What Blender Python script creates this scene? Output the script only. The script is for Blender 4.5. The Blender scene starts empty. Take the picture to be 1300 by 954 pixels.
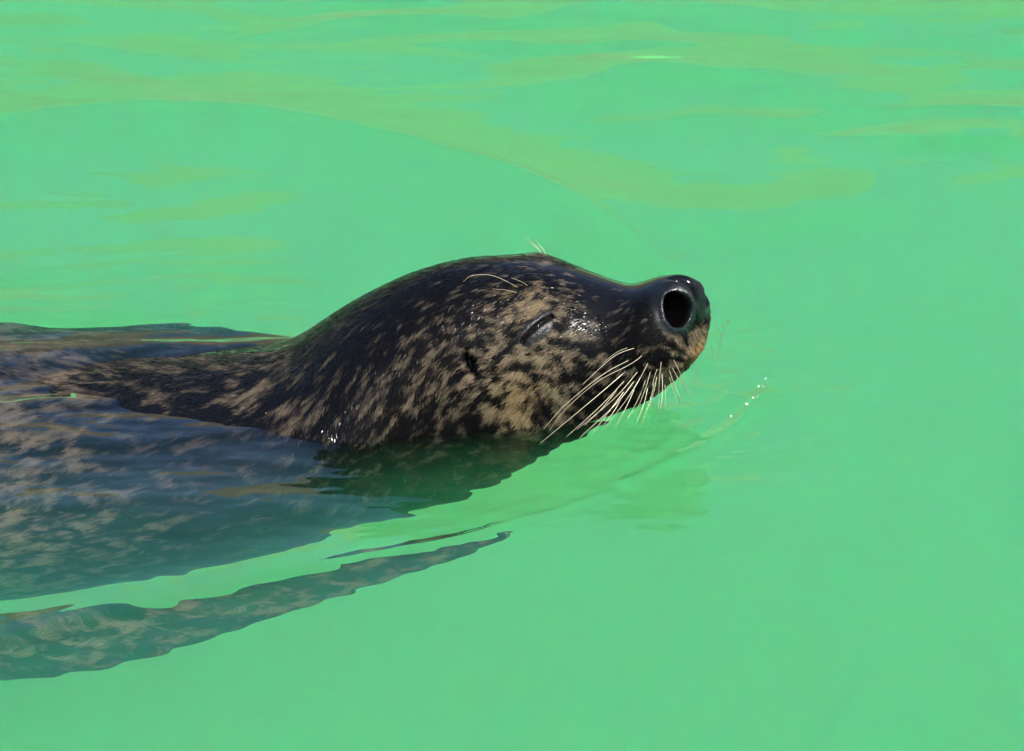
import bpy, math
import numpy as np

# ------------------------------------------------------------------ camera, sky, sun, exposure
sc = bpy.context.scene
COL = sc.collection
S = 0.0006                      # metres per photograph pixel at the seal
PITCH = math.radians(22.0)
DIST = 8.0
AIM = np.array([0.0, 0.037, 0.0])
sp, cp = math.sin(PITCH), math.cos(PITCH)
CAM = AIM + DIST * np.array([0.0, -cp, sp])
FWD = np.array([0.0, cp, -sp]); UP = np.array([0.0, sp, cp]); RIGHT = np.array([1.0, 0, 0])

cam = bpy.data.cameras.new("camera")
cam_o = bpy.data.objects.new("camera", cam)
COL.objects.link(cam_o)
cam_o.location = CAM
cam_o.rotation_euler = (math.pi / 2 - PITCH, 0, 0)
cam.sensor_width = 36.0
cam.lens = 36.0 * DIST / (1300 * S)
cam.clip_start = 0.1
cam.clip_end = 3000
sc.camera = cam_o

SUN_DIR = np.array([0.45, -0.44, 0.78]); SUN_DIR /= np.linalg.norm(SUN_DIR)
world = bpy.data.worlds.new("World")
sc.world = world
world.use_nodes = True
wn = world.node_tree
sky = wn.nodes.new("ShaderNodeTexSky")
sky.sky_type = 'NISHITA'
sky.sun_disc = False
sky.dust_density = 0.0
sky.ozone_density = 5.0
sky.sun_elevation = math.asin(SUN_DIR[2])
sky.sun_rotation = math.atan2(SUN_DIR[0], SUN_DIR[1])
wn.links.new(sky.outputs[0], wn.nodes["Background"].inputs[0])
wn.nodes["Background"].inputs[1].default_value = 0.10

sun = bpy.data.lights.new("sun", 'SUN')
sun.energy = 4.8
sun.angle = math.radians(0.53)
sun.color = (1.0, 0.95, 0.87)
sun_o = bpy.data.objects.new("sun", sun)
COL.objects.link(sun_o)
from mathutils import Vector
sun_o.rotation_euler = Vector(tuple(SUN_DIR)).to_track_quat('Z', 'Y').to_euler()

sc.view_settings.view_transform = 'Standard'
sc.view_settings.look = 'None'
sc.view_settings.gamma = 1.0
sc.view_settings.exposure = 1.13
sc.cycles.use_denoising = True
sc.cycles.blur_glossy = 1.0
sc.cycles.max_bounces = 10
sc.cycles.transmission_bounces = 8
sc.cycles.volume_bounces = 3
sc.cycles.caustics_refractive = True
sc.cycles.caustics_reflective = True

# ------------------------------------------------------------------ helpers
def project(P):
    d = P - CAM
    z = d @ FWD
    k = DIST / (z * S)
    return np.stack([650 + (d @ RIGHT) * k, 477 - (d @ UP) * k], -1)

def ray(px, py):
    d = FWD * DIST + RIGHT * ((px - 650) * S) + UP * ((477 - py) * S)
    return d / np.linalg.norm(d)

def at_z(px, py, z=0.0):
    d = ray(px, py)
    return CAM + d * ((z - CAM[2]) / d[2])

def at_y(px, py, y):
    d = ray(px, py)
    return CAM + d * ((y - CAM[1]) / d[1])

def under(px, py, depth):
    """point at a depth below flat water that appears at this place"""
    p = at_z(px, py)
    d = ray(px, py)
    h = math.hypot(d[0], d[1]); s = h / 1.333
    c = math.sqrt(1 - s * s)
    return p + np.array([d[0] / 1.333, d[1] / 1.333, -c]) * (depth / c)

def sstep(a, b, x):
    t = np.clip((x - a) / (b - a), 0, 1)
    return t * t * (3 - 2 * t)

def pchip(xk, yk, x):
    xk = np.asarray(xk, float); yk = np.asarray(yk, float)
    h = np.diff(xk); dl = np.diff(yk) / h
    m = np.zeros_like(yk)
    m[0], m[-1] = dl[0], dl[-1]
    for i in range(1, len(xk) - 1):
        if dl[i - 1] * dl[i] > 0:
            w1 = 2 * h[i] + h[i - 1]; w2 = h[i] + 2 * h[i - 1]
            m[i] = (w1 + w2) / (w1 / dl[i - 1] + w2 / dl[i])
    i = np.clip(np.searchsorted(xk, x) - 1, 0, len(xk) - 2)
    t = (x - xk[i]) / h[i]
    return ((1 + 2 * t) * (1 - t) ** 2 * yk[i] + t * (1 - t) ** 2 * h[i] * m[i]
            + t * t * (3 - 2 * t) * yk[i + 1] + t * t * (t - 1) * h[i] * m[i + 1])

def gnoise(x, y, seed=0):
    """2-D gradient noise, about -0.7..0.7"""
    rng = np.random.RandomState(seed)
    n = 256
    perm = rng.permutation(n)
    ang = rng.rand(n) * 2 * math.pi
    gx, gy = np.cos(ang), np.sin(ang)
    xi = np.floor(x).astype(int); yi = np.floor(y).astype(int)
    xf = x - xi; yf = y - yi
    u = xf ** 3 * (xf * (xf * 6 - 15) + 10); v = yf ** 3 * (yf * (yf * 6 - 15) + 10)
    def g(ix, iy, dx, dy):
        h = perm[(perm[ix % n] + iy) % n]
        return gx[h] * dx + gy[h] * dy
    a = g(xi, yi, xf, yf); b = g(xi + 1, yi, xf - 1, yf)
    c = g(xi, yi + 1, xf, yf - 1); d = g(xi + 1, yi + 1, xf - 1, yf - 1)
    return (a * (1 - u) + b * u) * (1 - v) + (c * (1 - u) + d * u) * v

def fbm(x, y, seed=0, octv=4, gain=0.5):
    o = 0; amp = 1.0; f = 1.0
    for k in range(octv):
        o = o + amp * gnoise(x * f + 17.3 * k, y * f - 9.1 * k, seed + k); amp *= gain; f *= 2.03
    return o

def fast_mesh(name, V, F, smooth=True):
    """V (n,3), F (m,4) arrays; degenerate quads are not expected"""
    me = bpy.data.meshes.new(name)
    V = np.ascontiguousarray(V, dtype=np.float32); F = np.ascontiguousarray(F, dtype=np.int32)
    me.vertices.add(len(V)); me.vertices.foreach_set("co", V.ravel())
    me.loops.add(F.size); me.loops.foreach_set("vertex_index", F.ravel())
    me.polygons.add(len(F))
    me.polygons.foreach_set("loop_start", np.arange(len(F), dtype=np.int32) * F.shape[1])
    me.polygons.foreach_set("use_smooth", np.full(len(F), smooth))
    me.update(calc_edges=True)
    return me

def link(name, me, mat, parent=None):
    o = bpy.data.objects.new(name, me)
    COL.objects.link(o)
    if mat: me.materials.append(mat)
    if parent: o.parent = parent
    return o

def attr(me, name, arr):
    a = me.attributes.new(name, 'FLOAT', 'POINT')
    a.data.foreach_set("value", np.ascontiguousarray(arr, dtype=np.float32))

class NT:
    def __init__(self, name):
        self.m = bpy.data.materials.new(name); self.m.use_nodes = True
        self.t = self.m.node_tree
        self.b = self.t.nodes["Principled BSDF"]; self.out = self.t.nodes["Material Output"]
    def n(self, typ, **kw):
        nd = self.t.nodes.new(typ)
        for k, v in kw.items(): setattr(nd, k, v)
        return nd
    def l(self, a, b): self.t.links.new(a, b)
    def put(self, inp, v):
        if hasattr(v, "default_value") or hasattr(v, "is_output"): self.l(v, inp)
        else: inp.default_value = v
    def math(self, op, a, b=None, c=None, clamp=False):
        nd = self.n("ShaderNodeMath", operation=op); nd.use_clamp = clamp
        self.put(nd.inputs[0], a)
        if b is not None: self.put(nd.inputs[1], b)
        if c is not None: self.put(nd.inputs[2], c)
        return nd.outputs[0]
    def at(self, name):
        nd = self.n("ShaderNodeAttribute"); nd.attribute_name = name; return nd.outputs["Fac"]
    def xyz(self, x, y, z):
        nd = self.n("ShaderNodeCombineXYZ")
        for i, v in enumerate((x, y, z)): self.put(nd.inputs[i], v)
        return nd.outputs[0]
    def noise(self, vec, scale=1.0, detail=2.0, rough=0.5, dist=0.0):
        nd = self.n("ShaderNodeTexNoise"); self.l(vec, nd.inputs["Vector"])
        nd.inputs["Scale"].default_value = scale; nd.inputs["Detail"].default_value = detail
        nd.inputs["Roughness"].default_value = rough; nd.inputs["Distortion"].default_value = dist
        return nd.outputs["Fac"]
    def smooth(self, x, lo, hi):
        nd = self.n("ShaderNodeMapRange", interpolation_type='SMOOTHSTEP')
        self.put(nd.inputs[0], x); self.put(nd.inputs[1], lo); self.put(nd.inputs[2], hi)
        return nd.outputs[0]
    def mix(self, f, a, b):
        nd = self.n("ShaderNodeMix", data_type='RGBA')
        self.put(nd.inputs[0], f)
        for i, v in ((6, a), (7, b)):
            if isinstance(v, tuple): nd.inputs[i].default_value = (*v, 1)
            else: self.l(v, nd.inputs[i])
        return nd.outputs[2]

def simple(name, c, rough=0.5, **kw):
    q = NT(name); q.b.inputs["Base Color"].default_value = (*c, 1); q.b.inputs["Roughness"].default_value = rough
    for k, v in kw.items(): q.b.inputs[k].default_value = v
    return q.m

# ------------------------------------------------------------------ pool and surroundings
DEPTH = 2.5
def painted(name, c1, c2, scale):
    q = NT(name)
    tc = q.n("ShaderNodeTexCoord")
    f = q.noise(tc.outputs["Object"], scale, 4, 0.6)
    q.l(q.mix(q.smooth(f, 0.3, 0.7), c1, c2), q.b.inputs["Base Color"])
    q.b.inputs["Roughness"].default_value = 0.7
    return q.m
M_pool = painted("pool_paint", (0.19, 0.77, 0.25), (0.21, 0.81, 0.27), 0.5)
M_rock = painted("brown_rendered_wall", (0.17, 0.135, 0.10), (0.23, 0.185, 0.14), 1.3)
M_pave = painted("paving_concrete", (0.30, 0.28, 0.25), (0.38, 0.36, 0.32), 2.0)

def box(name, x0, x1, y0, y1, z0, z1, mat):
    V = [(x, y, z) for x in (x0, x1) for y in (y0, y1) for z in (z0, z1)]
    F = [(0, 1, 3, 2), (4, 6, 7, 5), (0, 4, 5, 1), (2, 3, 7, 6), (0, 2, 6, 4), (1, 5, 7, 3)]
    o = link(name, fast_mesh(name, np.array(V), np.array(F), False), mat)
    o["kind"] = "structure"
    return o
box("pool_floor", -7.4, 7.4, -4.9, 6.9, -DEPTH - 0.3, -DEPTH, M_pool)
box("pool_wall_left", -7.4, -6.6, -4.9, 6.9, -DEPTH, 0.25, M_pool)
box("pool_wall_right", 6.6, 7.4, -4.9, 6.9, -DEPTH, 0.25, M_pool)
box("pool_wall_back", -6.6, 6.6, 6.1, 6.9, -DEPTH, 0.25, M_pool)
box("pool_wall_front", -6.6, 6.6, -4.9, -4.3, -DEPTH, 0.25, M_pool)
# paving round the pool, as one frame of slabs out to the horizon
def frame_ground():
    A = [(-7.4, -4.9), (7.4, -4.9), (7.4, 6.9), (-7.4, 6.9)]
    B = [(-900, -900), (900, -900), (900, 900), (-900, 900)]
    V = np.array([(x, y, 0.246) for x, y in A + B])
    F = np.array([(i, 4 + i, 4 + (i + 1) % 4, (i + 1) % 4) for i in range(4)])[:, ::-1]
    o = link("ground", fast_mesh("ground", V, F, False), M_pave); o["kind"] = "structure"
frame_ground()
box("enclosure_wall", -14, 14, 8.0, 8.4, 0.2, 2.62, M_rock)

# ------------------------------------------------------------------ the seal: lofted body
#        px   top-ridge rule: zc,   half width, up,   down,  cy
def from_top(px, yt, a, bt, cy):
    sup = math.sqrt((a * sp) ** 2 + (bt * cp) ** 2)
    return ((500 - yt) * S - cy * sp - sup) / cp
rows = []
def row_t(px, yt, a, bt, bb, cy): rows.append((px, from_top(px, yt, a, bt, cy), a, bt, bb, cy))
def row_z(px, zc, a, bt, bb, cy): rows.append((px, zc, a, bt, bb, cy))
zt = from_top(880, 356, .037, .038, -.02) + .001
row_z(901, zt, 0.0002, 0.0002, 0.0002, -.021)
row_z(899, zt, 0.017, 0.022, 0.021, -.0208)
row_t(894, 366, 0.0275, 0.0315, 0.029, -.0205)
row_t(886, 358, 0.0345, 0.0375, 0.034, -.020)
row_t(874, 352, 0.0405, 0.042, 0.0385, -.019)
row_t(860, 349.5, 0.0445, 0.0455, 0.0435, -.018)
row_t(840, 351.5, 0.0475, 0.0465, 0.0475, -.016)
row_t(815, 358, 0.0495, 0.0465, 0.050, -.0135)
row_t(790, 360.5, 0.0530, 0.0490, 0.053, -.011)
row_t(765, 354, 0.0580, 0.0540, 0.076, -.0085)
row_t(735, 343.5, 0.0650, 0.0610, 0.106, -.006)
row_t(700, 332, 0.0725, 0.0690, 0.145, -.003)
row_t(655, 325.5, 0.0795, 0.0755, 0.180, -.001)
row_t(600, 327, 0.0850, 0.0800, 0.212, 0)
row_t(540, 341, 0.0925, 0.0870, 0.230, 0)
row_t(480, 366, 0.1040, 0.0980, 0.226, 0)
row_t(420, 400, 0.1240, 0.1130, 0.205, 0)
row_t(370, 430, 0.1480, 0.1190, 0.195, .002)
row_z(325, -.0965, 0.1720, 0.1160, 0.185, .004)
row_z(250, -.1045, 0.1980, 0.1170, 0.185, .006)
row_z(150, -.1130, 0.2120, 0.1210, 0.190, .008)
row_z(0, -.1220, 0.2240, 0.1240, 0.200, .010)
row_z(-200, -.126, 0.2220, 0.1270, 0.190, .012)
row_z(-500, -.145, 0.2080, 0.1280, 0.175, .012)
row_z(-900, -.155, 0.1560, 0.1080, 0.130, .010)
row_z(-1300, -.165, 0.0900, 0.0680, 0.075, .005)
row_z(-1600, -.170, 0.0450, 0.0350, 0.037, 0)
row_z(-1680, -.170, 0.0100, 0.0100, 0.010, 0)
R = np.array(rows)
Uk = (901 - R[:, 0]) * S
Qk = np.sqrt(Uk)
q1 = np.linspace(0.0, 0.80, 520); q2 = np.linspace(0.80, Qk[-1], 90)[1:]
Q = np.concatenate([q1, q2])
zc, aa, bt, bb, cy = [pchip(Qk, R[:, k], Q) for k in range(1, 6)]
# even out the joints between stations
def soften(v, n=5):
    w = v.copy()
    for _ in range(n):
        w[3:-3] = (w[:-6] + w[1:-5] + w[2:-4] + w[3:-3] + w[4:-2] + w[5:-1] + w[6:]) [:len(w) - 6] / 7
    return w
zc, cy = soften(zc), soften(cy)
for v in (aa, bt, bb):
    v[25:] = soften(v)[25:]
NTH = 320
th = np.linspace(-math.pi / 2, 1.5 * math.pi, NTH, endpoint=False)
U = Q ** 2
XX = (901 - 650) * S - U - 0.0095 * sstep(0.10, 0.0, U)
ct, st = np.cos(th)[None, :], np.sin(th)[None, :]
Yg = cy[:, None] + aa[:, None] * ct
Zg = zc[:, None] + np.where(st > 0, bt[:, None], bb[:, None]) * st
Xg = np.repeat(XX[:, None], NTH, 1)
# the head is turned a little towards the viewer's bank
phi = (math.radians(15) * sstep(0.24, 0.05, U) + math.radians(9) * sstep(0.05, 0.0, U))[:, None]
dyl = Yg - cy[:, None]
Yl = Yg.copy()                       # lateral place before the turn
Xg = Xg + dyl * np.sin(phi)
Yg = cy[:, None] + dyl * np.cos(phi)
Xg = Xg - 0.11 * np.maximum(0.0, zc[:, None] + 0.004 - Zg) * sstep(0.075, 0.0, U)[:, None]
P = np.stack([Xg, Yg, Zg], -1)

def normals(P):
    du = np.zeros_like(P); du[1:-1] = P[2:] - P[:-2]; du[0] = P[1] - P[0]; du[-1] = P[-1] - P[-2]
    dv = np.roll(P, -1, 1) - np.roll(P, 1, 1)
    n = np.cross(du, dv)
    n /= np.linalg.norm(n, axis=-1, keepdims=True) + 1e-12
    return n
N = normals(P)
C0 = np.stack([XX, cy, zc], -1)[:, None, :]
if ((P - C0) * N).sum() < 0: N = -N

PR = project(P)
FACE = ((CAM - P) * N).sum(-1) > 0
def pick(px, py):
    """surface point and normal of the near flank of the head seen at this place"""
    pr = PR
    d = (pr[..., 0] - px) ** 2 + (pr[..., 1] - py) ** 2
    d = np.where(FACE, d, 1e9)
    i = np.unravel_index(np.argmin(d), d.shape)
    return P[i].copy(), N[i].copy(), i

def mirror(p):
    k = np.argmin(((P - p) ** 2).sum(-1)); i, j = np.unravel_index(k, Xg.shape)
    return P[i, (NTH - j) % NTH].copy()

def frame_at(p, n, xdir):
    ex = xdir - n * (xdir @ n); ex /= np.linalg.norm(ex)
    return ex, np.cross(n, ex)

disp = np.zeros(Xg.shape); skin = np.zeros(Xg.shape)
def dist_to(p): return np.linalg.norm(P - p, axis=-1)

FEAT = {}
for nm, (px, py) in dict(nostril=(861, 393), eye=(684, 419), ear=(598, 461), brow=(668, 368), pad=(838, 455)).items():
    FEAT[nm] = pick(px, py)
def both(nm):
    p, n, i = FEAT[nm]
    pm = mirror(p)
    k = np.argmin(((P - pm) ** 2).sum(-1)); ii = np.unravel_index(k, Xg.shape)
    return [(p, n), (P[ii].copy(), N[ii].copy())]

# whisker pads, brow ridges, cheeks
for p, n in both("pad"):
    disp += 0.0045 * np.exp(-(dist_to(p) / 0.024) ** 2)
for p, n in both("brow"):
    disp += 0.0030 * np.exp(-(dist_to(p) / 0.018) ** 2)
for p, n in both("brow"):
    disp += 0.0007 * np.exp(-(dist_to(p) / 0.006) ** 2)
# mouth line
mouth = np.array([(901, 452), (893, 466), (880, 481), (862, 495), (838, 508), (800, 519), (760, 524)], float)
def poly_dist3(P, pts):
    best = np.full(P.shape[:-1], 1e9)
    for a, b in zip(pts[:-1], pts[1:]):
        ab = b - a; t = np.clip(((P - a) @ ab) / (ab @ ab), 0, 1)
        best = np.minimum(best, np.linalg.norm(P - (a + t[..., None] * ab), axis=-1))
    return best
mp = np.array([pick(*m)[0] for m in mouth])
mm = np.array([mirror(p) for p in mp])
dm = np.minimum(poly_dist3(P, mp), poly_dist3(P, mm))
disp += -0.0042 * np.exp(-(dm / 0.0024) ** 2) + 0.0014 * np.exp(-((dm - 0.007) / 0.004) ** 2)
# warts and follicles of the muzzle
mz = sstep(0.075, 0.045, U)[:, None] * sstep(0.012, 0.0, Zg - zc[:, None])
disp += mz * 0.0009 * (fbm(Xg * 230, (Zg + Yg) * 230, 71, 2) + 0.5 * fbm(Xg * 600, Zg * 600, 73, 1))
skin = np.maximum(skin, 0.75 * np.exp(-(dm / 0.0025) ** 2))

# groove down the middle of the nose
yc = np.abs(Yl - cy[:, None])
fr = sstep(0.030, 0.010, U)[:, None] * sstep(zc[:, None] - 0.03, zc[:, None] - 0.015, Zg)
fr = fr * sstep(0.0002, 0.0012, U)[:, None]
disp += -0.0042 * np.exp(-(yc / 0.0023) ** 2) * fr + 0.0022 * np.exp(-((yc - 0.008) / 0.004) ** 2) * fr

P1 = P + N * disp[..., None]
# nostrils: an oval opening with a raised wet rim, then a deep dark channel
rimmask = np.zeros(Xg.shape)
for s, (p, n) in enumerate(both("nostril")):
    ex, ey = frame_at(p, n, np.array([0.35, 0, -1.0]))
    d = P1 - p
    lx, ly = d @ ex, d @ ey
    ln = np.abs(d @ n)
    r = np.sqrt((lx / 0.0142) ** 2 + (ly / 0.0132) ** 2)
    fa = np.arctan2(ly, lx)
    r = r * (1 + 0.035 * np.sin(2 * fa + 0.7) + 0.025 * np.sin(3 * fa + 1.9) + 0.012 * np.sin(9 * fa))
    ok = (ln < 0.022)
    rim = np.exp(-((r - 1.12) / 0.15) ** 2) * ok * (0.8 + 0.35 * np.sin(2 * fa - 0.6) + 0.25 * fbm(Xg * 420, Zg * 420, 77, 2))
    hole = sstep(1.02, 0.80, r) * ok
    depth = hole * (0.008 + 0.026 * sstep(0.95, 0.3, r))
    aim = n * 0.75 + np.array([0.45, 0, 0.1]); aim /= np.linalg.norm(aim)
    P1 = P1 + n * (rim * 0.0014)[..., None] - aim * depth[..., None]
    skin = np.maximum(skin, np.maximum(hole, sstep(1.75, 1.15, r) * ok))
    rimmask = np.maximum(rimmask, sstep(1.06, 0.90, r) * ok)
# ear: a narrow slit with a fleshy hind edge
for s, (p, n) in enumerate(both("ear")):
    ex, ey = frame_at(p, n, np.array([0.22, 0, -1.0]))
    d = P1 - p
    lx, ly = d @ ex, d @ ey
    if abs(ey @ RIGHT) > 0 and ey[0] < 0: ly = -ly
    ok = np.abs(d @ n) < 0.02
    r = np.sqrt((lx / 0.0115) ** 2 + (ly / 0.0050) ** 2)
    hole = sstep(1.25, 0.2, r) * ok
    lip = np.exp(-(((ly + 0.0075) / 0.0028) ** 2) - (lx / 0.008) ** 2) * ok
    P1 = P1 - n * (hole * 0.013)[..., None] + n * (lip * 0.0014)[..., None]
    skin = np.maximum(skin, hole)
# eye: closed lids, a soft mound with a slanting wet slit
EYES = []
for s, (p, n) in enumerate(both("eye")):
    ex, ey = frame_at(p, n, np.array([0.76, 0, 0.74]))
    d = P1 - p
    lx, ly = d @ ex, d @ ey
    ok = np.abs(d @ n) < 0.03
    r = np.sqrt((lx / 0.0185) ** 2 + (ly / 0.0125) ** 2)
    mound = sstep(1.6, 0.1, r) * ok
    slit_y = ly - 0.0026 * (1 - (lx / 0.019) ** 2)
    slit = np.exp(-(slit_y / 0.0017) ** 4) * sstep(1.0, 0.8, np.abs(lx) / 0.019) * ok
    fold = np.exp(-((ly - 0.0085 + 0.9 * lx ** 2 / 0.02) / 0.0013) ** 2) * sstep(0.018, 0.012, np.abs(lx)) * ok
    rs = np.sqrt((lx / 0.0205) ** 2 + ((ly - 0.001) / 0.0095) ** 2)
    P1 = P1 + n * (0.0046 * mound - 0.0040 * slit + 0.0005 * fbm(Xg * 330, Zg * 330, 79, 2) * sstep(1.3, 0.6, r))[..., None]
    skin = np.maximum(skin, np.maximum(slit, 0.90 * sstep(1.15, 0.70, rs) * ok))
    rimmask = np.maximum(rimmask, slit * 0.9)
    EYES.append((p, n, ex, ey))

# fur colour: how pale the coat is, place by place (a property of the coat itself)
tan = np.full(Xg.shape, 0.36)
wsum = np.ones(Xg.shape) * 0.25
tan_v = tan * wsum
blobs = [  # px, py, radius px, paleness
    (800, 385, 45, .10), (760, 375, 40, .22), (850, 372, 30, .02), (820, 420, 30, .38),
    (700, 350, 40, .40), (620, 345, 55, .30), (540, 365, 55, .27), (480, 400, 45, .27),
    (665, 385, 30, .66), (735, 420, 35, .48), (700, 455, 30, .62), (640, 470, 32, .60),
    (660, 510, 32, .74), (700, 520, 25, .58), (760, 470, 40, .42), (620, 410, 30, .47),
    (560, 440, 35, .36), (560, 490, 35, .50), (500, 500, 40, .42), (440, 470, 45, .36),
    (470, 450, 40, .32), (880, 445, 20, .85), (875, 470, 18, .95), (845, 480, 22, .78), (850, 440, 16, .70),
    (810, 490, 24, .50), (780, 505, 22, .40), (580, 540, 30, .30), (430, 520, 40, .44), (380, 470, 40, .42),
    (340, 500, 40, .50), (330, 470, 40, .46),
]
for px, py, rad, v in blobs:
    p, n, i = pick(px, py)
    for q in (p, mirror(p)):
        w = np.exp(-((P - q) ** 2).sum(-1) / (rad * S) ** 2)
        tan_v += w * v; wsum += w
tan = tan_v / wsum
back = sstep(0.36, 0.60, U)[:, None]
tan = tan * (1 - back) + back * 0.62
gold = np.zeros(Xg.shape)
for px, py, rad, v in [(878, 455, 22, 1.0), (862, 482, 22, .8), (660, 510, 40, .45), (668, 375, 30, .3), (820, 500, 25, .5)]:
    p, n, i = pick(px, py)
    for q in (p, mirror(p)):
        gold = np.maximum(gold, v * np.exp(-((P - q) ** 2).sum(-1) / (rad * S) ** 2))

film = sstep(0.35, 0.85, N[..., 2] + 0.12 * np.sin(37 * Xg + 5 * Zg)) * (1 - 0.3 * skin)
for p, n in both("eye"): film = film * (1 - np.exp(-(dist_to(p) / 0.034) ** 2))
# fur coordinates: u along the body, w down from the back ridge
rmean = 0.5 * (aa + 0.5 * (bt + bb))[:, None]
W = np.abs(((th - math.pi / 2 + math.pi) % (2 * math.pi)) - math.pi)[None, :] * np.maximum(rmean, 0.02)
side = np.repeat(np.where(ct > 0, 1.0, 0.0), len(Q), 0)
Ug = np.repeat(U[:, None], NTH, 1)

nr = len(Q)
idx = np.arange(nr * NTH).reshape(nr, NTH)
nxt = np.roll(idx, -1, 1)
F = np.stack([idx[:-1], nxt[:-1], nxt[1:], idx[1:]], -1).reshape(-1, 4)
V = P1.reshape(-1, 3)
body_me = fast_mesh("body", V, F)
for nm, a in dict(fur_u=Ug, fur_w=W, fur_side=side, pale=tan, skin=skin, gold=gold, rim=rimmask, film=film).items():
    attr(body_me, nm, a.ravel())

def fur_material():
    q = NT("seal_fur")
    u, w, sd = q.at("fur_u"), q.at("fur_w"), q.at("fur_side")
    pale, skn, gold_, rim_ = q.at("pale"), q.at("skin"), q.at("gold"), q.at("rim")
    # hair lies backwards and a little downwards
    ca, sa = math.cos(math.radians(30)), math.sin(math.radians(30))
    al = q.math('ADD', q.math('MULTIPLY', u, ca), q.math('MULTIPLY', w, sa))
    ac = q.math('SUBTRACT', q.math('MULTIPLY', w, ca), q.math('MULTIPLY', u, sa))
    sdz = q.math('MULTIPLY', sd, 7.3)
    def vec(su, sw): return q.xyz(q.math('MULTIPLY', al, su), q.math('MULTIPLY', ac, sw), sdz)
    warp = q.noise(vec(60, 300), 1.0, 3, 0.65)
    warp2 = q.noise(vec(170, 1100), 1.0, 2, 0.6)
    wo = q.math('ADD', q.math('MULTIPLY', q.math('SUBTRACT', warp, 0.5), 0.013), q.math('MULTIPLY', q.math('SUBTRACT', warp2, 0.5), 0.008))
    al2 = q.math('ADD', al, wo)
    def vec2(su, sw): return q.xyz(q.math('MULTIPLY', al2, su), q.math('MULTIPLY', ac, sw), sdz)
    n1 = q.noise(vec2(92, 130), 1.0, 2.5, 0.55, 0.3)      # small head spots
    n2 = q.noise(vec2(24, 34), 1.0, 3.0, 0.6, 0.5)     # larger blotches
    n3 = q.noise(vec2(46, 60), 1.0, 3.0, 0.55, 0.5)
    big = q.smooth(u, 0.17, 0.34)
    nn = q.math('ADD', q.math('MULTIPLY', n1, 0.70), q.math('MULTIPLY', n2, 0.30))
    nb = q.math('ADD', q.math('MULTIPLY', n1, 0.25), q.math('ADD', q.math('MULTIPLY', n3, 0.50), q.math('MULTIPLY', n2, 0.25)))
    mx = q.n("ShaderNodeMix"); q.l(big, mx.inputs[0]); q.l(nn, mx.inputs[2]); q.l(nb, mx.inputs[3])
    fine = q.noise(vec(260, 1900), 1.0, 2, 0.6)
    val = q.math('ADD', mx.outputs[0], q.math('MULTIPLY', q.math('SUBTRACT', fine, 0.5), 0.10))
    # threshold from paleness: pale 0 -> 0.72, pale 1 -> 0.28
    thr = q.math('SUBTRACT', 0.690, q.math('MULTIPLY', pale, 0.370))
    spot = q.smooth(q.math('SUBTRACT', val, thr), -0.050, 0.095)
    dark = q.mix(fine, (0.0010, 0.0010, 0.0013), (0.0045, 0.0042, 0.0042))
    tanc = q.mix(gold_, (0.155, 0.116, 0.074), (0.20, 0.118, 0.038))
    tanc = q.mix(q.smooth(pale, 0.22, 0.60), (0.048, 0.038, 0.029), tanc)
    tanc2 = q.mix(q.smooth(fine, 0.3, 0.7), q.mix(0.55, tanc, (0.02, 0.015, 0.01)), tanc)
    col = q.mix(spot, dark, tanc2)
    skc = q.mix(q.noise(vec(900, 900), 1.0, 2), (0.0025, 0.0025, 0.003), (0.006, 0.006, 0.006))
    skc = q.mix(rim_, skc, (0.0015, 0.0012, 0.0012))
    col = q.mix(skn, col, skc)
    q.l(col, q.b.inputs["Base Color"])
    q.l(q.math('ADD', 0.52, q.math('MULTIPLY', skn, -0.2)), q.b.inputs["Roughness"])
    q.l(q.math('SUBTRACT', q.math('ADD', 0.03, q.math('MULTIPLY', skn, 0.25)), q.math('MULTIPLY', rim_, 0.28)), q.b.inputs["Specular IOR Level"])
    # relief
    lump = q.noise(vec(90, 420), 1.0, 3, 0.6)
    geo = q.n("ShaderNodeTexCoord")
    pebb = q.noise(geo.outputs["Object"], 900.0, 2, 0.5)
    hgt = q.math('ADD', q.math('MULTIPLY', fine, 0.5), lump)
    hgt = q.math('ADD', q.math('MULTIPLY', hgt, q.math('SUBTRACT', 1.0, skn)), q.math('MULTIPLY', pebb, q.math('MULTIPLY', skn, 0.9)))
    bp = q.n("ShaderNodeBump"); bp.inputs["Strength"].default_value = 0.55; bp.inputs["Distance"].default_value = 0.0010
    q.l(hgt, bp.inputs["Height"]); q.l(bp.outputs[0], q.b.inputs["Normal"])
    # wet film
    flm = q.at("film")
    cw_ = q.math('ADD', 0.015, q.math('MULTIPLY', q.math('MAXIMUM', flm, q.math('MULTIPLY', q.math('POWER', skn, 4.0), 0.5)), 0.75))
    q.l(q.math('MULTIPLY', cw_, q.math('SUBTRACT', 1.0, rim_)), q.b.inputs["Coat Weight"])
    q.b.inputs["Coat IOR"].default_value = 1.33
    q.l(q.math('ADD', q.math('SUBTRACT', 0.26, q.math('MULTIPLY', flm, 0.22)), q.math('MULTIPLY', q.smooth(lump, 0.35, 0.7), 0.08)), q.b.inputs["Coat Roughness"])
    b2 = q.n("ShaderNodeBump"); q.l(q.math('SUBTRACT', 0.40, q.math('MULTIPLY', flm, 0.35)), b2.inputs["Strength"]); b2.inputs["Distance"].default_value = 0.0008
    q.l(q.math('ADD', lump, q.math('MULTIPLY', pebb, skn)), b2.inputs["Height"]); q.l(b2.outputs[0], q.b.inputs["Coat Normal"])
    return q.m
M_fur = fur_material()

seal = bpy.data.objects.new("seal", None)
COL.objects.link(seal)
seal["label"] = "dark spotted grey seal swimming with its head raised out of green water"
seal["category"] = "seal"
body = link("body", body_me, M_fur, seal)

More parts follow.
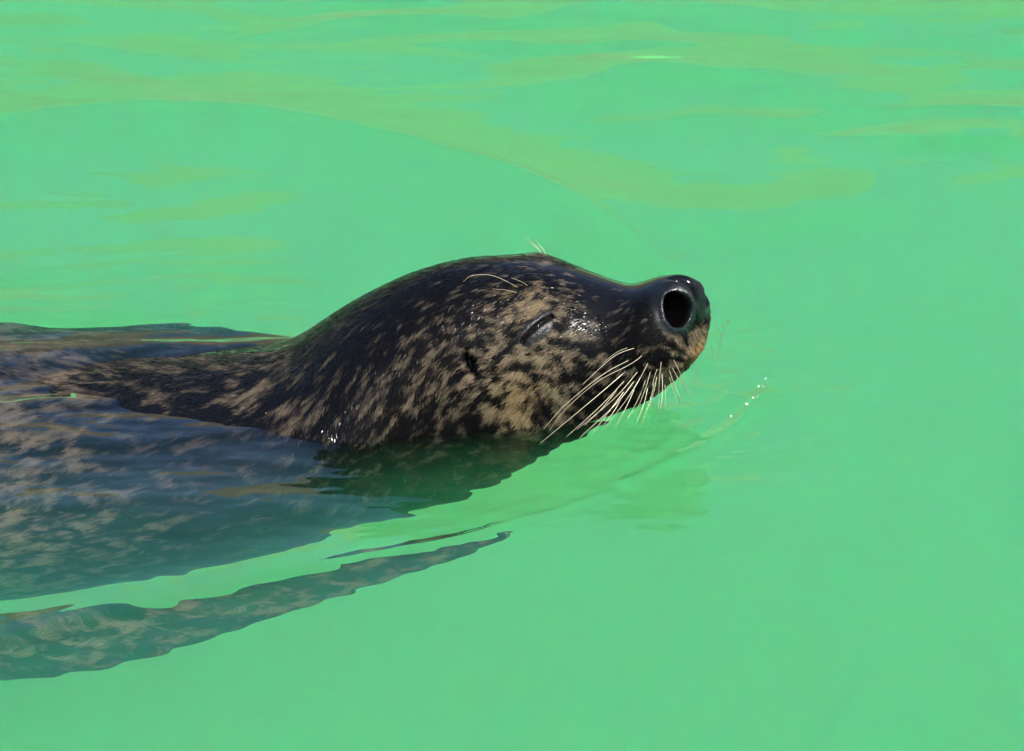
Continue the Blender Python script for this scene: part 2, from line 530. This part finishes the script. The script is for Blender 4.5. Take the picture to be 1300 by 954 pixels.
# ------------------------------------------------------------------ wet hair lying in small locks over head and neck
def hair():
    rng = np.random.RandomState(11)
    um = int(np.searchsorted(U, 0.62))
    # area weights per cell
    A = np.linalg.norm(np.cross(P1[1:um + 1] - P1[:um], np.roll(P1[:um], -1, 1) - P1[:um]), axis=-1)
    ok = (skin[:um] < 0.25) & (P1[:um, :, 2] > -0.05) & (rimmask[:um] < 0.02)
    bare = sstep(0.62, 0.92, film[:um] + 0.12 * fbm(P1[:um, :, 0] * 40, P1[:um, :, 1] * 60, 87, 2)) * (1 - sstep(0.10, 0.30, U[:um]))[:, None]
    for pe, ne in both("ear"): ok &= dist_to(pe)[:um] > 0.0095
    nearness = np.where(P1[:um, :, 1] < cy[:um, None] + 0.02, 1.0, 0.35)
    w = (A * ok * nearness * (1 - bare)).ravel(); w /= w.sum()
    n = 125000
    c = rng.choice(len(w), n, p=w)
    i, j = np.unravel_index(c, (um, NTH))
    j2 = (j + 1) % NTH
    fu, fv = rng.rand(n, 1), rng.rand(n, 1)
    def lerp(G):
        G = G if G.ndim == 3 else G[..., None]
        return (G[i, j] * (1 - fu) + G[i + 1, j] * fu) * (1 - fv) + (G[i, j2] * (1 - fu) + G[i + 1, j2] * fu) * fv
    N1 = normals(P1)
    if (N1 * N).sum() < 0: N1 = -N1
    p, nn = lerp(P1), lerp(N1); nn /= np.linalg.norm(nn, axis=1, keepdims=True)
    tu = P1[i + 1, j] - P1[i, j]; tu /= np.linalg.norm(tu, axis=1, keepdims=True) + 1e-9
    tw = np.cross(nn, tu); tw *= np.where(tw[:, 2] > 0, -1, 1)[:, None]
    sl = math.radians(30) + rng.normal(0, 0.16, n) + 0.35 * fbm(p[:, 0] * 25, p[:, 2] * 25 + p[:, 1] * 9, 83, 2)
    sl = sl * np.clip(W[i, j] / 0.05, 0.15, 1)
    fl_ = tu * np.cos(sl)[:, None] + tw * np.sin(sl)[:, None]
    fl_ -= nn * (fl_ * nn).sum(1, keepdims=True); fl_ /= np.linalg.norm(fl_, axis=1, keepdims=True)
    sd_ = np.cross(nn, fl_)
    small = np.clip(Ug[i, j] / 0.10, 0.45, 1.0)
    L = (0.0036 + 0.0032 * rng.rand(n)) * small; wd = (0.00018 + 0.00020 * rng.rand(n)) * (0.6 + 0.4 * small)
    roll = rng.normal(0, 0.20, n)
    sdr = sd_ * np.cos(roll)[:, None] + nn * np.sin(roll)[:, None]
    bend = rng.normal(0, 0.10, n)
    pts = []
    for f, hgt, ww in ((0.0, 0.00002, 0.7), (0.4, 0.00030, 1.0), (0.75, 0.00034, 0.75), (1.0, 0.00016, 0.08)):
        cc = p + fl_ * (L * f)[:, None] + sd_ * (L * bend * f * f)[:, None] + nn * hgt
        pts += [cc - sdr * (wd * ww)[:, None], cc + sdr * (wd * ww)[:, None]]
    V = np.stack(pts, 1).reshape(-1, 3)
    b0 = np.arange(n)[:, None] * 8
    F = np.concatenate([b0 + np.array([[0, 1, 3, 2]]), b0 + np.array([[2, 3, 5, 4]]), b0 + np.array([[4, 5, 7, 6]])], 0)
    me = fast_mesh("fur", V, F)
    for nm, G in dict(fur_u=Ug, fur_w=W, fur_side=side, pale=tan, skin=skin, gold=gold, film=film * (0.42 + 0.30 * sstep(0.15, 0.28, Ug))).items():
        attr(me, nm, np.repeat(lerp(G)[:, 0], 8))
    attr(me, "rim", np.zeros(len(V)))
    o = link("fur", me, M_fur, seal)
    o["kind"] = "stuff"
    return o
hair()

# ------------------------------------------------------------------ fore flipper, hind flippers
def sheet_loft(name, centers, halfw, thick, wdir, toes=0, shade=0.0):
    """a flat tapering limb: stations along a path, an oval section, the end cut into toes"""
    K = len(centers); t = np.linspace(0, K - 1, 90); k = np.arange(K)
    C = np.stack([pchip(k, centers[:, i], t) for i in range(3)], -1)
    hw = pchip(k, halfw, t); tk = pchip(k, thick, t)
    n = 56; a = np.linspace(0, 2 * math.pi, n, endpoint=False)
    tg = np.gradient(C, axis=0); tg /= np.linalg.norm(tg, axis=1, keepdims=True)
    wd = wdir - tg * (tg @ wdir)[:, None]; wd /= np.linalg.norm(wd, axis=1, keepdims=True)
    nd = np.cross(tg, wd)
    cw = np.cos(a)[None]; sw = np.sin(a)[None]
    Pt = C[:, None] + wd[:, None] * (hw[:, None] * cw)[..., None] + nd[:, None] * (tk[:, None] * np.sign(sw) * np.abs(sw) ** 0.9)[..., None]
    if toes:
        s = np.abs(np.sin(cw * toes * 0.5 * math.pi)) ** 0.7
        e = np.clip((t - (K - 2.2)) / 1.2, 0, 1)[:, None] ** 2
        Pt = Pt + tg[:, None] * (e * (s - 0.5) * hw.max() * 0.5)[..., None]
        Pt = Pt + nd[:, None] * (e * 0.3 * thick[-2] * np.sign(sw) * (s - 0.6))[..., None]
    V = Pt.reshape(-1, 3); idx = np.arange(90 * n).reshape(90, n); nx = np.roll(idx, -1, 1)
    Fq = np.stack([idx[:-1], nx[:-1], nx[1:], idx[1:]], -1).reshape(-1, 4)
    me = fast_mesh(name, V, Fq)
    L = np.concatenate([[0], np.cumsum(np.linalg.norm(np.diff(C, axis=0), axis=1))])
    attr(me, "fur_u", np.repeat(L[:, None] + 0.6, n, 1).ravel())
    attr(me, "fur_w", (np.repeat(hw[:, None], n, 1) * (cw + 1.0) + 0.2).ravel())
    attr(me, "fur_side", np.repeat((sw > 0).astype(float), 90, 0).ravel())
    for z, v in (("pale", 0.47), ("skin", 0.0), ("gold", 0.0), ("rim", 0.0), ("film", 0.5)): attr(me, z, np.full(len(V), v))
    return link(name, me, M_fur, seal)

fl = [(650, 672, .15), (575, 697, .175), (480, 720, .19), (340, 757, .20), (200, 796, .205), (90, 817, .21), (0, 828, .215), (-70, 838, .215)]  # near flipper, laid to stand in for the flank's second image refracted through the crest
fc = np.array([under(*p) for p in fl])
fw = np.array([.0006, .0100, .0190, .0265, .0340, .0385, .0390, .006])
ftk = np.array([.0006, .005, .011, .012, .012, .010, .007, .002])
sheet_loft("fore_flipper", fc, fw, ftk, np.array([0.0, 0.72, 0.69]), toes=5)
# the other fore flipper, on the hidden side
fm = fc.copy(); fm[:, 1] = -fm[:, 1] + 0.06; fm[:, 2] -= 0.10
sheet_loft("fore_flipper", fm, fw, ftk, np.array([0.0, -0.5, 0.86]), toes=5)
tx = (-1660 - 650) * S
for s in (-1, 1):
    hc = np.array([(tx + .03, s * .012, -.17), (tx - .05, s * .028, -.172), (tx - .12, s * .05, -.175), (tx - .19, s * .075, -.18), (tx - .24, s * .095, -.183)])
    sheet_loft("hind_flipper", hc, np.array([.020, .034, .052, .068, .02]), np.array([.018, .014, .010, .007, .002]), np.array([0.0, 0.45 * s, 0.9]), toes=5)

# ------------------------------------------------------------------ eyes (a wet sliver between the lids)
M_eye = simple("eye_wet", (0.004, 0.004, 0.005), 0.05, **{"Coat Weight": 1.0, "Coat Roughness": 0.02})
def ellipsoid(name, c, ax, rad, mat, parent, nu=20, nv=32):
    ph = np.linspace(0.02, math.pi - 0.02, nu); ta = np.linspace(0, 2 * math.pi, nv, endpoint=False)
    L = np.stack([np.sin(ph)[:, None] * np.cos(ta)[None], np.sin(ph)[:, None] * np.sin(ta)[None], np.repeat(np.cos(ph)[:, None], nv, 1)], -1)
    Pt = c + (L * np.array(rad)) @ np.array(ax)
    idx = np.arange(nu * nv).reshape(nu, nv); nx = np.roll(idx, -1, 1)
    Fq = np.stack([idx[:-1], nx[:-1], nx[1:], idx[1:]], -1).reshape(-1, 4)
    return link(name, fast_mesh(name, Pt.reshape(-1, 3), Fq), mat, parent)
for p, n, ex, ey in EYES:
    ellipsoid("eye", p - n * 0.0072 + ey * 0.0022, (ex, ey, n), (0.0150, 0.0030, 0.0080), M_eye, seal)

# ------------------------------------------------------------------ whiskers
def whisker_material():
    q = NT("whisker_horn")
    oi = q.n("ShaderNodeObjectInfo")
    q.l(q.mix(oi.outputs["Random"], (0.30, 0.23, 0.14), (0.62, 0.53, 0.37)), q.b.inputs["Base Color"])
    q.b.inputs["Roughness"].default_value = 0.35
    q.b.inputs["Coat Weight"].default_value = 0.4
    return q.m
M_wh = whisker_material()
def whisker(pts, r0, r1=0.00010):
    pts = np.array(pts, float)
    K = len(pts); t = np.linspace(0, K - 1, 22); k = np.arange(K)
    if K == 2:
        C = pts[0] + (pts[1] - pts[0]) * (t[:, None])
    else:
        # smooth curve through the points (Catmull-Rom)
        ext = np.vstack([2 * pts[0] - pts[1], pts, 2 * pts[-1] - pts[-2]])
        i = np.clip(t.astype(int), 0, K - 2); f = (t - i)[:, None]
        p0, p1, p2, p3 = ext[i], ext[i + 1], ext[i + 2], ext[i + 3]
        C = 0.5 * (2 * p1 + (p2 - p0) * f + (2 * p0 - 5 * p1 + 4 * p2 - p3) * f ** 2 + (3 * p1 - p0 - 3 * p2 + p3) * f ** 3)
    r0 = r0 * 0.62; r1 = 0.00009
    rr = r0 + (r1 - r0) * np.linspace(0, 1, 22) ** 1.15
    rr = rr * (1 + 0.10 * np.sin(np.linspace(0, 40, 22)))   # beaded, as a seal's whiskers are
    tg = np.gradient(C, axis=0); tg /= np.linalg.norm(tg, axis=1, keepdims=True)
    e1 = np.cross(tg, np.array([0.1, 0.9, 0.3])); e1 /= np.linalg.norm(e1, axis=1, keepdims=True)
    e2 = np.cross(tg, e1)
    a = np.linspace(0, 2 * math.pi, 6, endpoint=False)
    Pt = C[:, None] + rr[:, None, None] * (e1[:, None] * np.cos(a)[None, :, None] + e2[:, None] * np.sin(a)[None, :, None])
    idx = np.arange(22 * 6).reshape(22, 6); nx = np.roll(idx, -1, 1)
    Fq = np.stack([idx[:-1], nx[:-1], nx[1:], idx[1:]], -1).reshape(-1, 4)
    return link("whisker", fast_mesh("whisker", Pt.reshape(-1, 3), Fq), M_wh, seal)

def near_whisker(path, out=0.035, r=0.00045):
    p, n, i = pick(*path[0])
    pts = [p - n * 0.001]
    L = np.cumsum([0] + [math.dist(a, b) for a, b in zip(path[:-1], path[1:])])
    for (px, py), l in zip(path[1:], L[1:]):
        f = l / L[-1]
        pts.append(at_y(px, py, p[1] - out * f ** 0.9))
    return whisker(pts, r)
wl = [
    ([(811, 441), (779, 453), (740, 488)], .030, .00032),
    ([(828, 441), (803, 461), (758, 485), (717, 521), (698, 546)], .045, .00050),
    ([(799, 469), (752, 508), (686, 563)], .045, .00055),
    ([(815, 466), (781, 505), (733, 545)], .040, .00045),
    ([(794, 484), (762, 516), (720, 554)], .042, .00060),
    ([(809, 481), (782, 513), (736, 556)], .040, .00050),
    ([(793, 497), (773, 523), (751, 552)], .032, .00045),
    ([(829, 451), (806, 492), (780, 528)], .036, .00038),
    ([(807, 493), (795, 517), (781, 543)], .030, .00055),
    ([(829, 463), (819, 495), (806, 527)], .030, .00045),
    ([(824, 490), (818, 511), (809, 535)], .026, .00050),
    ([(836, 472), (830, 497), (822, 521)], .026, .00042),
    ([(842, 447), (837, 484), (836, 527)], .028, .00042),
    ([(845, 486), (845, 501), (845, 516)], .018, .00035),
    ([(849, 476), (855, 496), (861, 516)], .022, .00035),
    ([(853, 451), (865, 477), (877, 503)], .024, .00035),
    ([(857, 476), (865, 486), (873, 495)], .016, .00030),
    ([(789, 508), (779, 523), (766, 540)], .024, .00045),
    ([(822, 479), (812, 503), (797, 532)], .030, .00045),
    ([(839, 460), (832, 475), (828, 490)], .016, .00028),
    ([(852, 462), (856, 472), (862, 482)], .012, .00025),
    ([(800, 440), (784, 447), (765, 461)], .018, .00022),
    ([(803, 455), (765, 476), (718, 514), (690, 545)], .045, .00036),
    ([(818, 474), (795, 508), (764, 548)], .036, .00036),
    ([(833, 480), (826, 506), (814, 540)], .026, .00034),
    ([(841, 468), (841, 494), (839, 520)], .022, .00030),
    ([(848, 464), (856, 488), (866, 511)], .022, .00028),
    ([(786, 494), (764, 519), (742, 540)], .028, .00034),
    # brow
    ([(664, 367), (628, 351), (600, 350), (588, 358)], .020, .00042),
    ([(663, 373), (645, 369), (625, 367)], .012, .00034),
    ([(676, 367), (664, 359), (649, 353)], .010, .00026),
    ([(672, 378), (664, 383), (655, 389)], .006, .00026),
    # bridge of the nose
    ([(791, 368), (799, 378), (804, 391)], .006, .00028),
]
for path, out, r in wl: near_whisker(path, out, r)
# whiskers of the hidden side: brow tips standing above the crown, muzzle tips in front of the nose
bp_, bn_ = both("brow")[1]
for tip in ((661, 297), (676, 302), (668, 306)):
    t_ = at_y(*tip, bp_[1] + 0.010)
    r_ = at_y(698, 338, bp_[1])
    whisker([r_, 0.5 * (r_ + t_) + np.array([.0015, 0, .0020]), t_], .00058)
pp_, pn_ = both("pad")[1]
for dx, tip in ((.018, (911, 440)), (.014, (909, 462)), (.022, (916, 415)), (0.0, (906, 480)), (-.006, (880, 520)), (-.012, (850, 528))):
    r_ = pp_ + np.array([dx, -0.002 - dx * .3, 0]); t_ = at_y(*tip, pp_[1] + 0.03)
    whisker([r_, 0.5 * (r_ + t_) + np.array([.004, .004, .004]), t_], .00034)

# ------------------------------------------------------------------ water surface
def axis(lo, hi, step, outlo, outhi, n):
    mid = np.arange(lo, hi, step)
    g = np.linspace(0, 1, n + 1)[1:] ** 2.6
    return np.concatenate([(lo - g * (lo - outlo))[::-1], mid, mid[-1] + g * (outhi - mid[-1])])
wx = axis(-0.56, 0.56, 0.0024, -7.0, 7.0, 90)
wy = axis(-0.86, 1.05, 0.0030, -4.6, 6.5, 90)
GX, GY = np.meshgrid(wx, wy)

def curve2(pts):
    w = np.array([at_z(*p)[:2] for p in pts])
    t = np.linspace(0, len(pts) - 1, 64); k = np.arange(len(pts))
    return np.stack([pchip(k, w[:, 0], t), pchip(k, w[:, 1], t)], -1)
def signed_line(pts):
    """signed distance to a curve running left to right (positive on the far side), and the run along it 0..1"""
    c = curve2(pts)
    if c[0, 0] > c[-1, 0]: c = c[::-1]
    sd = np.full(GX.shape, 1e3); run = np.zeros(GX.shape)
    for i in range(len(c) - 1):
        a, b = c[i], c[i + 1]; ab = b - a; L2 = ab @ ab + 1e-12
        t = np.clip(((GX - a[0]) * ab[0] + (GY - a[1]) * ab[1]) / L2, 0, 1)
        dx, dy = GX - a[0] - t * ab[0], GY - a[1] - t * ab[1]
        d = np.hypot(dx, dy); s = np.where(ab[0] * dy - ab[1] * dx >= 0, 1.0, -1.0)
        m = d < np.abs(sd)
        sd = np.where(m, d * s, sd); run = np.where(m, (i + t) / (len(c) - 1), run)
    return sd, run
def ends(run, a=0.08, b=0.08):
    return sstep(0, a, run) * sstep(1, 1 - b, run)

H = np.zeros(GX.shape)
# wandering of the curves
wob = 0.010 * fbm(GX * 9, GY * 9, 5, 3)
# far arm of the bow wave
sd, run = signed_line([(-420, 190), (-200, 165), (0, 152), (130, 139), (250, 138), (380, 151), (480, 171), (560, 192), (650, 219), (720, 256), (790, 300), (850, 338), (905, 372)])
sd = sd + wob * 0.5
amp = ends(run, .1, .25)
H += amp * 0.0040 * np.where(sd > 0, np.exp(-(sd / 0.052) ** 2), np.exp(-(sd / 0.10) ** 2))
H += amp * (0.0010 * np.exp(-(sd / 0.013) ** 2) + 0.0008 * sstep(.45, .7, run) * np.exp(-((sd - 0.004) / 0.0060) ** 2))
# ring ripple drifting away on the far right
for pts, A, wv in (([(600, 160), (680, 122), (760, 98), (850, 84), (960, 90), (1060, 103), (1160, 116), (1330, 122)], .0042, .045),
                   ([(640, 236), (740, 250), (850, 275), (950, 275), (1050, 257), (1150, 222)], .0028, .042),
                   ([(660, 262), (760, 305), (830, 330), (890, 352)], .0014, .030),
                   ([(1120, 190), (1200, 165), (1340, 150)], .0030, .035)):
    sd, run = signed_line(pts)
    sd = sd + wob * 1.2
    H += ends(run, .25, .25) * A * np.exp(-(sd / wv) ** 2)
# near arm of the bow wave: a narrow crest
near_line = [(-420, 905), (-150, 846), (0, 812), (150, 775), (300, 739), (450, 706), (560, 686), (640, 665), (710, 645), (790, 618)]
sd, run = signed_line(near_line)
amp = sstep(0.92, 0.50, run)
H += (0.0013 + 0.0011 * amp) * ends(run, .02, .06) * np.where(sd > 0, np.exp(-(sd / 0.036) ** 2), np.exp(-(sd / 0.026) ** 2))
for k in range(1, 4):
    H += 0.00013 / k * amp * sstep(.75, .4, run) * ends(run, .02, .2) * np.exp(-((sd + 0.018 + 0.014 * k) / 0.0050) ** 2)
H += 0.0011 * ends(run, .05, .03) * np.exp(-((sd + 0.004) / 0.0042) ** 2) * sstep(0.45, 0.75, run)
H += 0.0005 * ends(run, .05, .2) * np.exp(-((sd - 0.020) / 0.0050) ** 2) * (0.4 + fbm(GX * 7, GY * 7, 29, 2))
# thin front line round the nose
front = [(770, 622), (850, 590), (905, 560), (945, 530), (972, 497), (980, 470)]
sd, run = signed_line(front)
H += 0.0026 * ends(run, .05, .3) * np.exp(-(sd / 0.0085) ** 2) + 0.0012 * ends(run, .1, .3) * np.exp(-((sd - 0.026) / 0.0080) ** 2)
ins = sstep(0.0, 0.03, sd) * sstep(0.20, 0.12, np.hypot(GX - at_z(880, 500)[0], GY - at_z(880, 500)[1]))
H += ins * 0.0012 * fbm(GX * 45, GY * 34, 31, 3, 0.5)
bowz = np.exp(-((GX - at_z(870, 560)[0]) / 0.20) ** 2 - ((GY - at_z(870, 560)[1]) / 0.20) ** 2)
H += bowz * 0.0016 * fbm(GX * 14, GY * 24, 37, 3, 0.42)
# water heaped over the back and dragged into long ripples
bx = (GX - (100 - 650) * S) / 0.55; by = (GY - 0.02) / np.where(GY > 0.02, 0.42, 0.30)
over = np.exp(-np.abs(bx) ** 4 - np.abs(by) ** 4) * sstep((470 - 650) * S, (300 - 650) * S, GX)
H += 0.0052 * over
wgx = GX + 0.05 * fbm(GX * 5, GY * 9, 43, 2); wgy = GY + 0.035 * fbm(GX * 4, GY * 8, 44, 2)
rip = fbm(wgx * 3.6 + 1.0 * GY, wgy * 11 - 1.5 * GX, 41, 3, 0.40)
over2 = over * np.exp(-np.abs((GY - 0.0) / 0.24) ** 4)
H += over2 * 0.0092 * rip
H += over2 * 0.0006 * fbm(GX * 28, GY * 60, 47, 2, 0.5)
near_zone = np.exp(-((GX - (430 - 650) * S) / 0.26) ** 2 - ((GY + 0.20) / 0.13) ** 2)
H += near_zone * (0.0018 * fbm(GX * 9, GY * 22, 53, 3, 0.4) + 0.0002 * fbm(GX * 30, GY * 60, 59, 2))
# general breeze ripples, stronger far out
far_w = 0.14 + 0.86 * sstep(0.35, 0.75, GY)
H += far_w * 0.0019 * fbm(GX * 3.0 + 0.6 * GY, GY * 7.5, 61, 4, 0.42)
H += far_w * 0.0006 * fbm(GX * 9 + 3 * GY, GY * 30, 67, 2, 0.35)
# steeper little waves drifting in patches: long backs and short fronts
ph = GY / 0.115 + 1.7 * fbm(GX * 2.0, GY * 3.0, 111, 4, 0.5)
tri = np.arcsin(0.97 * np.sin(2 * math.pi * ph)) / (math.pi / 2)
msk = sstep(-0.10, 0.30, fbm(GX * 2.3 + 4, GY * 2.8, 113, 2))
H += sstep(0.30, 0.62, GY) * msk * 0.0015 * tri
# ripple rings riding on the near crest, over the trailing flipper
lz = np.exp(-((GX - at_z(170, 800)[0]) / 0.20) ** 2 - ((GY - at_z(170, 800)[1]) / 0.14) ** 2)
H += lz * 0.00014 * np.sin(2 * math.pi * (GY + 0.30 * GX + 0.02 * fbm(GX * 10, GY * 10, 91, 2)) / 0.030) * (0.5 + fbm(GX * 9, GY * 9, 93, 2))
# meniscus and small rings where the head and neck cut the surface
kx = np.argsort(XX)
zr = np.clip((0.003 - zc) / np.where(zc < 0.003, bt, bb), -1.2, 1.2)
hw_ = np.where(np.abs(zr) < 1, aa * np.sqrt(np.maximum(1 - zr ** 2, 0)), 0.0)
hwg = np.interp(GX, XX[kx], hw_[kx], right=0.0); cyg = np.interp(GX, XX[kx], cy[kx])
dd = np.abs(GY - cyg) - hwg
on = (hwg > 0.004) * sstep((330 - 650) * S, (420 - 650) * S, GX)
H += on * 0.0030 * np.exp(-np.abs(dd) / 0.006)
H += on * (dd > 0) * 0.00013 * np.sin(2 * math.pi * dd / 0.013 + 2.5 * fbm(GX * 12, GY * 8, 97, 2)) * np.exp(-dd / 0.05) * np.clip(dd / 0.006, 0, 1) * (0.4 + 1.6 * np.abs(fbm(GX * 14, GY * 10, 99, 2)))
nz = on * (GY < cyg) * sstep(0.0, 0.008, dd) * np.exp(-(dd / 0.085) ** 2)
H += nz * (0.0016 * fbm(GX * 10 + 5 * GY, GY * 26, 101, 2, 0.4) + 0.00012 * fbm(GX * 40, GY * 60, 103, 2))
rr = np.hypot(GX - at_z(835, 520)[0], GY - at_z(835, 520)[1]) + 0.004 * fbm(GX * 20, GY * 20, 105, 2)
H += 0.00042 * np.sin(2 * math.pi * rr / 0.021) * sstep(0.012, 0.035, rr) * np.exp(-(rr / 0.10) ** 2) * (0.55 + 0.9 * fbm(GX * 10, GY * 10, 107, 2))
fade = sstep(6.0, 1.5, np.hypot(GX, GY))
H *= fade
# keep the sheet from creeping up where the head breaks through
ny_, nx_ = GX.shape
V = np.stack([GX, GY, H], -1).reshape(-1, 3)
idx = np.arange(nx_ * ny_).reshape(ny_, nx_)
F = np.stack([idx[:-1, :-1], idx[:-1, 1:], idx[1:, 1:], idx[1:, :-1]], -1).reshape(-1, 4)
per = np.concatenate([idx[0, :], idx[1:, -1], idx[-1, -2::-1], idx[-2:0:-1, 0]])
low = V[per].copy(); low[:, 2] = -DEPTH - 0.15
n0 = len(V); k = len(per); j = (np.arange(k) + 1) % k
V = np.vstack([V, low, [[0, 1, -DEPTH - 0.15]]])
skirt = np.stack([per, n0 + np.arange(k), n0 + j, per[j]], -1)
c_ = n0 + k
half = np.arange(0, k - 1, 2)
bot = np.stack([n0 + (half + 2) % k, n0 + half + 1, n0 + half, np.full(len(half), c_)], -1)
F = np.vstack([F, skirt, bot])
water_me = fast_mesh("water", V, F)
def water_material():
    q = NT("pool_water")
    b = q.b
    b.inputs["Base Color"].default_value = (1, 1, 1, 1)
    b.inputs["Transmission Weight"].default_value = 1.0
    b.inputs["IOR"].default_value = 1.333
    b.inputs["Roughness"].default_value = 0.0
    v = q.n("ShaderNodeVolumeScatter")
    v.inputs["Color"].default_value = (0.12, 0.975, 0.46, 1)
    v.inputs["Density"].default_value = 0.72
    ab = q.n("ShaderNodeVolumeAbsorption")
    ab.inputs["Color"].default_value = (0.45, 0.99, 0.20, 1)
    ab.inputs["Density"].default_value = 0.40
    ad = q.n("ShaderNodeAddShader")
    q.l(v.outputs[0], ad.inputs[0]); q.l(ab.outputs[0], ad.inputs[1])
    q.l(ad.outputs[0], q.out.inputs["Volume"])
    return q.m
water = link("water", water_me, water_material())
water["kind"] = "structure"

# ------------------------------------------------------------------ bubbles at the bow
M_bub = simple("bubble_film", (0.85, 0.88, 0.86), 0.1, **{"Coat Weight": 1.0})
for i, (px, py, r) in enumerate([(972, 482, 1.3), (963, 492, 1.5), (969, 493, 0.9), (956, 508, 1.5), (962, 508, 0.9), (948, 516, 1.9), (928, 529, 1.4), (904, 545, 0.8)]):
    p = at_z(px, py)
    p[2] = H[np.argmin(np.abs(wy - p[1])), np.argmin(np.abs(wx - p[0]))]
    o = ellipsoid("bubble", np.zeros(3), np.eye(3), (r * S * 0.85, r * S * 0.85, r * S * 0.7), M_bub, None, 10, 14)
    o.location = p + np.array([0, 0, 0.0004])
    o["label"] = "tiny bubble floating on green water in front of the seal's snout"
    o["category"] = "bubble"
    o["group"] = "bubbles off the snout"
